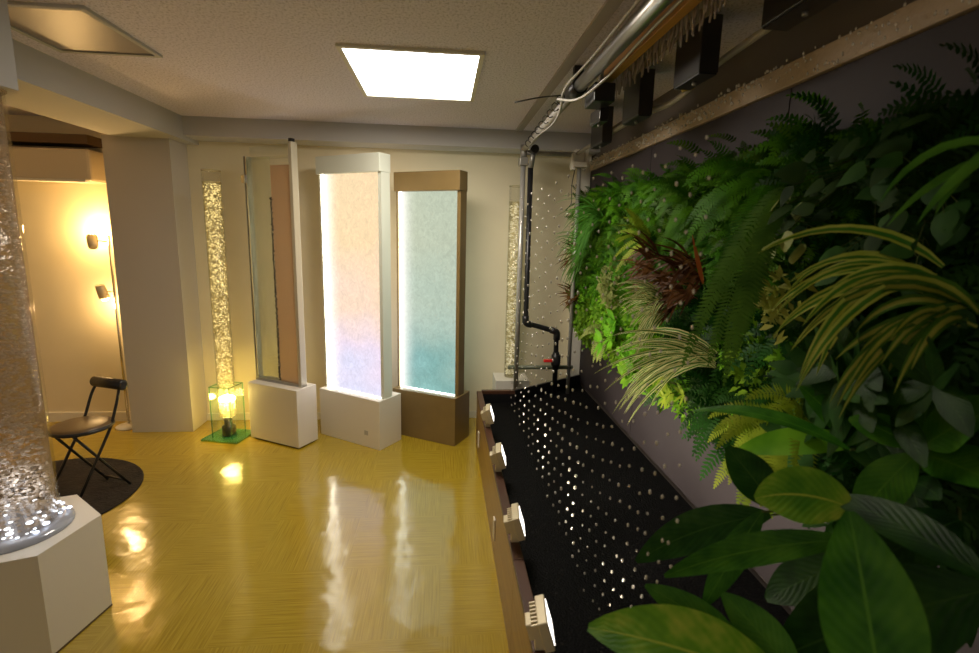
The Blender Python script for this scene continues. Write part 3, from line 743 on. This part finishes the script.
P_('grass_tuft', 'fine light green grass tuft hanging lower near the left edge', 'grass', m_strap(37, 60, .36, .008, 2.4, (0, 0), .4, .7, .2, bias=(0, .3, 0)), [G['fern']], 3.62, 1.50, x=1.07)
P_('arching_fern', 'yellow-green arching fern above the red bromeliad', 'fern', m_fern(38, 12, .24, .05, 20, .8, bias=(0, .3, .2)), [G['yfern']], 2.55, 1.60, x=1.06)
rm = [G['red'], G['redtip']]
P_('bromeliad', 'dark red bromeliad with narrow upright leaves left of centre', 'bromeliad', m_strap(41, 55, .17, .012, .7, (0, 0), .7, .9, .1, rs=.08), rm, 2.42, 1.48, x=1.03)
P_('bromeliad', 'dark reddish brown bromeliad beside the long hanging fern', 'bromeliad', m_strap(42, 80, .21, .013, .9, (0, 0), .7, .9, .1, rs=.10), rm, 1.98, 1.45, x=1.02)
P_('bromeliad', 'small dark red bromeliad low between the two larger ones', 'bromeliad', m_strap(40, 60, .18, .016, .8, (0, 0), .7, .9, .0, rs=.07), rm, 2.18, 1.38, x=1.03)
P_('bromeliad', 'dark red spiky bromeliad poking out at the upper left edge', 'bromeliad', m_strap(43, 30, .22, .016, .6, (0, 0), .7, .9, .1), rm, 3.95, 1.47)
P_('bromeliad', 'dark red spiky bromeliad poking out at the lower left edge', 'bromeliad', m_strap(44, 28, .20, .016, .6, (0, 0), .7, .9, .1), rm, 3.95, 1.14)
tag(obj('orange_leaf', (lambda b: (blade(b, (0, 0, 0), (-.3, .1, 1), .19, .018, -.1, 6, 'strap'), b)[1])(B()), [G['redtip']], None, False, (.98, 1.83, 1.44)),
    'single upright orange leaf blade standing by the reddish bromeliad', 'leaf')
P_('variegated_ficus', 'small yellow-cream leaved shrub left of the striped spider plant', 'shrub', m_carpet(45, .13, 190, (.025, .045), .018), [G['pale']], 2.98, 1.31, x=1.05)
P_('variegated_ficus', 'small yellow crinkled shrub right of the long hanging fern', 'shrub', m_carpet(46, .09, 90, (.03, .055), .022), [G['yel']], 1.43, 1.42, s=.9, x=1.05)
P_('hanging_fern', 'long dark sword fern whose fronds hang down the middle of the wall', 'fern', m_fern(47, 7, .58, .085, 46, 1.0, bias=(-.1, .35, -2.2)), [G['fern']], 1.46, 1.74, x=1.0)
P_('hanging_fern', 'sword fern hanging behind the long one toward the red plants', 'fern', m_fern(48, 8, .24, .06, 26, 2.0, bias=(0, .2, 0)), [G['moss']], 2.15, 1.76, x=1.07)
P_('hanging_fern', 'green sword fern arching high in the middle of the wall', 'fern', m_fern(49, 9, .34, .08, 28, 1.6), [G['moss']], 1.66, 1.80, x=1.08)
P_('heart_leaf_vine', 'dark green vine with large heart-shaped leaves at the upper right', 'vine', m_ivy(51, 26, .16), [G['ivy'], G['stem']], 1.24, 1.74)
P_('heart_leaf_vine', 'heart-leaved vine right of the pale drooping leaves', 'vine', m_ivy(52, 20, .14), [G['ivy'], G['stem']], 1.06, 1.66)
P_('pale_vine', 'vine with a few pale olive drooping leaves right of the long fern', 'vine', m_ivy(53, 8, .09, (.06, .09), 'oval'), [G['pale'], G['stem']], 1.42, 1.66)
P_('lobed_leaf_plant', 'bright green lobed-leaf plant at the lower edge of the living wall', 'plant', m_whorl(54, 6, .08, .05, 5, .06), [G['bright'], G['stem']], 2.46, .93)
P_('lobed_leaf_plant', 'bright green broad-leaved plant above the lower left edge', 'plant', m_whorl(55, 6, .10, .045, 4, .07), [G['bright'], G['stem']], 2.9, 1.06)
P_('maidenhair_fern', 'small pale fern dangling from the lower left corner of the wall', 'fern', m_fern(56, 10, .24, .05, 18, 2.4), [G['pale']], 3.2, .96)
P_('leafy_tuft', 'light green tuft of small leaves at the lowest edge in the middle', 'plant', m_carpet(57, .12, 120, (.03, .06), .014), [G['bright']], 2.18, .97)
P_('yellow_fern', 'yellow-green fern hanging below the big dark leaf', 'fern', m_fern(58, 22, .26, .065, 26, 2.2), [G['yfern']], 1.42, 1.00, x=1.07)
P_('yellow_fern', 'second yellow-green fern lower right under the broad leaves', 'fern', m_fern(59, 18, .28, .075, 24, 2.0), [G['yfern']], 1.27, 1.06, x=1.05)
P_('yellow_vine', 'small yellow-green leaved sprig below the sweeping spider plant', 'vine', m_whorl(60, 6, .07, .018, 7, .10), [G['yfern'], G['stem']], 2.05, .98)
plant('schefflera', 'mid green umbrella-leaved plant right of the yellow ferns', 'plant', m_whorl(61, 6, .13, .05, 5, .12), [G['ivy'], G['stem']], 1.22, 1.17, 1.0)
plant('schefflera', 'green umbrella-leaved plant low at the right edge', 'plant', m_whorl(62, 6, .15, .06, 5, .12), [G['broad_shaded'], G['stem']], .95, 1.22, 1.0)

# broad-leaved plants in front: every leaf its own part
def broad(name, label, root, leaves):
    t = thing(name, label, 'plant', root)
    r0 = V(root)
    for (bx, by, bz, tx, ty, tz, W, mat, up, fold, droop) in leaves:
        b0 = V((bx, by, bz))-r0; tp = V((tx, ty, tz))-r0
        d = tp-b0; L = d.length*1.04
        dd = (d.normalized()+V((0, 0, 1))*droop*.5).normalized()
        bm = B(); blade(bm, b0, dd, L, W, droop, 12, 'oval', up=V(up), fold=fold)
        lf = obj('leaf', bm, G[mat], t)
        bm = B(); m = b0*.5+V((0, 0, .01)); tube(bm, [(0, 0, 0), m, b0], [.005, .004, .0025], 7); obj('leaf_stalk', bm, G['stem'], lf)
    return t
U1 = (-.45, -.6, .65); U2 = (-.2, -.3, 1); U3 = (-.9, -.4, .3)
broad('broad_leaf_plant', 'big broad-leaved glossy plant filling the lower right foreground', (.98, .60, .80), [
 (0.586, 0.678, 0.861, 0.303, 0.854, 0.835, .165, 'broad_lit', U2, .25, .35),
 (0.631, 0.555, 0.936, 0.644, 0.678, 1.174, .150, 'broad', U1, .3, .15),
 (0.938, 0.693, 1.022, 0.713, 0.850, 0.749, .20, 'broad_shaded', U1, .2, .3),
 (0.630, 0.861, 0.767, 0.470, 0.988, 0.821, .080, 'broad', U1, .2, .25),
 (0.694, 0.784, 0.768, 0.603, 0.910, 0.855, .095, 'broad', U1, .2, .25),
])
broad('broad_leaf_plant', 'dark broad-leaved plant whose ribbed leaves reach left over the black panel', (1.10, 1.02, .98), [
 (0.765, 0.798, 1.054, 0.501, 0.944, 0.873, .072, 'broad', U1, .2, .45),
 (0.726, 0.996, 0.997, 0.601, 0.970, 0.788, .070, 'broad', U1, .2, .2),
 (0.777, 1.036, 0.964, 0.518, 1.129, 0.775, .110, 'broad_shaded', U1, .2, .6),
 (0.788, 1.038, 0.981, 0.733, 1.162, 1.075, .110, 'broad_shaded', U1, .2, .25),
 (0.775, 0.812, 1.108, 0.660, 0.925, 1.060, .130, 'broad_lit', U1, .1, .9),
 (0.756, 0.561, 1.148, 0.775, 0.857, 1.102, .080, 'broad_shaded', U1, .2, .3),
 (0.825, 0.831, 0.987, 0.746, 0.958, 0.801, .110, 'broad_shaded', U1, .2, .3),
 (0.950, 0.850, 1.020, 0.800, 0.900, 0.900, .120, 'broad_shaded', U1, .2, .3),
])
broad('broad_leaf_plant', 'broad-leaved plant with a whorl of green leaves at the right edge', (1.12, .93, 1.10), [
 (0.998, 0.903, 1.194, 0.970, 0.750, 1.330, .110, 'broad', U1, .2, .4),
 (0.999, 0.900, 1.173, 0.989, 0.740, 1.176, .120, 'broad', U1, .2, .4),
 (0.988, 0.902, 1.183, 1.056, 0.969, 1.303, .070, 'broad', U1, .2, .25),
 (0.978, 0.901, 1.173, 0.907, 0.930, 1.011, .100, 'broad', U1, .2, .5),
 (0.978, 0.904, 1.187, 0.924, 1.015, 1.207, .080, 'broad', U1, .2, .5),
 (1.021, 0.828, 1.069, 0.880, 0.850, 0.960, .120, 'broad_shaded', U1, .2, .4),
])
broad('broad_leaf_plant', 'plant with long green strap leaf arching left over the yellow ferns', (1.14, 1.12, 1.08), [
 (0.924, 1.003, 1.140, 0.723, 1.322, 1.108, .062, 'broad', U2, .2, .7),
 (0.988, 1.046, 1.132, 0.822, 1.246, 1.019, .085, 'bright', U1, .2, .5),
 (0.964, 1.051, 1.143, 0.916, 1.170, 1.236, .060, 'broad', U1, .2, .5),
 (0.964, 1.051, 1.143, 1.069, 1.161, 1.265, .060, 'broad', U1, .2, .5),
 (0.964, 1.051, 1.143, 1.093, 1.056, 1.260, .060, 'broad', U1, .2, .5),
])

# ------------------------------------------------------------------ camera
f_px = 506.6
Rm = ((0.995617, -0.0905, 0.02357), (0.007086, -0.178307, -0.983949), (0.09325, 0.979804, -0.176884))
# rows: right, image-down, forward  (columns are world x, y, z)
right, down, fwd = (V(r) for r in Rm)
cd = bpy.data.cameras.new('camera'); cam = link(bpy.data.objects.new('camera', cd)); SC.camera = cam
cam.matrix_world = Matrix.Translation((0, 0, 1.6)) @ Matrix((right, -down, -fwd)).transposed().to_4x4()
cd.sensor_width = 36; cd.lens = f_px/979*36; cd.clip_start = .02
cd.dof.use_dof = True; cd.dof.focus_distance = 3.2; cd.dof.aperture_fstop = 2.8

# ------------------------------------------------------------------ falling water drops
bm = B(); bmesh.ops.create_icosphere(bm, subdivisions=1, radius=1); dmesh = bpy.data.meshes.new('water_drop'); bm.to_mesh(dmesh); bm.free()
for p in dmesh.polygons: p.use_smooth = True
dmesh.materials.append(M['drop'])
rd = random.Random(17); spots = []
for iy in range(34):                                # one falling curtain, X about .5
    y = .98*1.060**iy
    if y > 3.66: break
    z = .375+.027*(iy % 2)
    while z < 1.86:
        spots.append((.505+.012*rd.random(), y+rd.uniform(-.006, .006), z+rd.uniform(-.004, .004)))
        z += .056 if z < 1.0 else .075
for k in range(300):
    spots.append((1.16, 1.0+3.1*(k+rd.random())/300, 2.13+.08*rd.random()))
def inview(p):
    d = V(p)-V((0, 0, 1.6)); c = d.dot(fwd)
    if c < .3: return 0
    u = d.dot(right)/c*f_px; v = d.dot(down)/c*f_px
    return c if abs(u) < 489 and abs(v) < 326 else 0
spots = [(inview(p), p) for p in spots]; spots = sorted((q for q in spots if q[0]), key=lambda q: q[0])
first = None
for k, (c, p) in enumerate(spots[:300]):
    o = link(bpy.data.objects.new('water_drop', dmesh)); o.location = p; s = rd.uniform(.0030, .0042); o.scale = (s, s, s*rd.uniform(1.3, 1.9))
    tag(o, 'tiny glinting water drop falling in mid air in front of the plant wall', 'water drop', 'falling water drops')
bm = B()
for c, p in spots[300:]:
    s = rd.uniform(.0042, .0060)
    bmesh.ops.create_icosphere(bm, subdivisions=1, radius=s, matrix=Matrix.Translation(p) @ Matrix.Diagonal((1, 1, rd.uniform(1.3, 1.8), 1)))
if spots[300:]:
    tag(obj('falling_drops', bm, M['drop'], smooth=True), 'far rows of tiny falling water drops above the back of the tank', 'water drops', kind='stuff')
print('drops', len(spots))

# ------------------------------------------------------------------ lamps
def light(kind, loc, e, col, size=.1, d=None, sy=None, spot=None, blend=.5):
    l = bpy.data.lights.new(kind.lower()+'_lamp', kind); l.energy = e; l.color = col
    if kind == 'AREA':
        l.size = size
        if sy: l.shape = 'RECTANGLE'; l.size_y = sy
    else: l.shadow_soft_size = size
    if kind == 'SPOT': l.spot_size = spot; l.spot_blend = blend
    o = link(bpy.data.objects.new(l.name, l)); o.location = loc
    if d is not None: o.rotation_euler = V(d).to_track_quat('-Z', 'Y').to_euler()
    return o
light('AREA', (-.14, 2.83, 2.37), 22, (1, .86, .68), .6, (0, 0, -1), .76)
light('AREA', (-1.0, -1.2, 2.36), 11, (1, .88, .70), 1.2, (0, 0, -1), 1.2)  # unseen fill light added behind the camera
for (p, d), en in zip(floods, (34, 38, 34, 18)):
    light('SPOT', p, en, (1, .88, .70), .05, d, spot=1.75, blend=.8)
light('POINT', lp1, 15, (1, .60, .22), .03); light('POINT', lp2, 6.0, (1, .62, .26), .03)
light('POINT', (-1.62, 1.97, .62), 2.0, (.8, .87, 1), .08)
w = bpy.data.worlds.new('world'); SC.world = w; w.use_nodes = True
bg = w.node_tree.nodes['Background']; bg.inputs[0].default_value = (1, .86, .70, 1); bg.inputs[1].default_value = .38
SC.view_settings.view_transform = 'Standard'; SC.view_settings.look = 'None'; SC.view_settings.exposure = 0
SC.cycles.max_bounces = 8; SC.cycles.transparent_max_bounces = 24
SC.cycles.use_denoising = True; SC.cycles.sample_clamp_indirect = 4; SC.cycles.caustics_reflective = False; SC.cycles.caustics_refractive = False
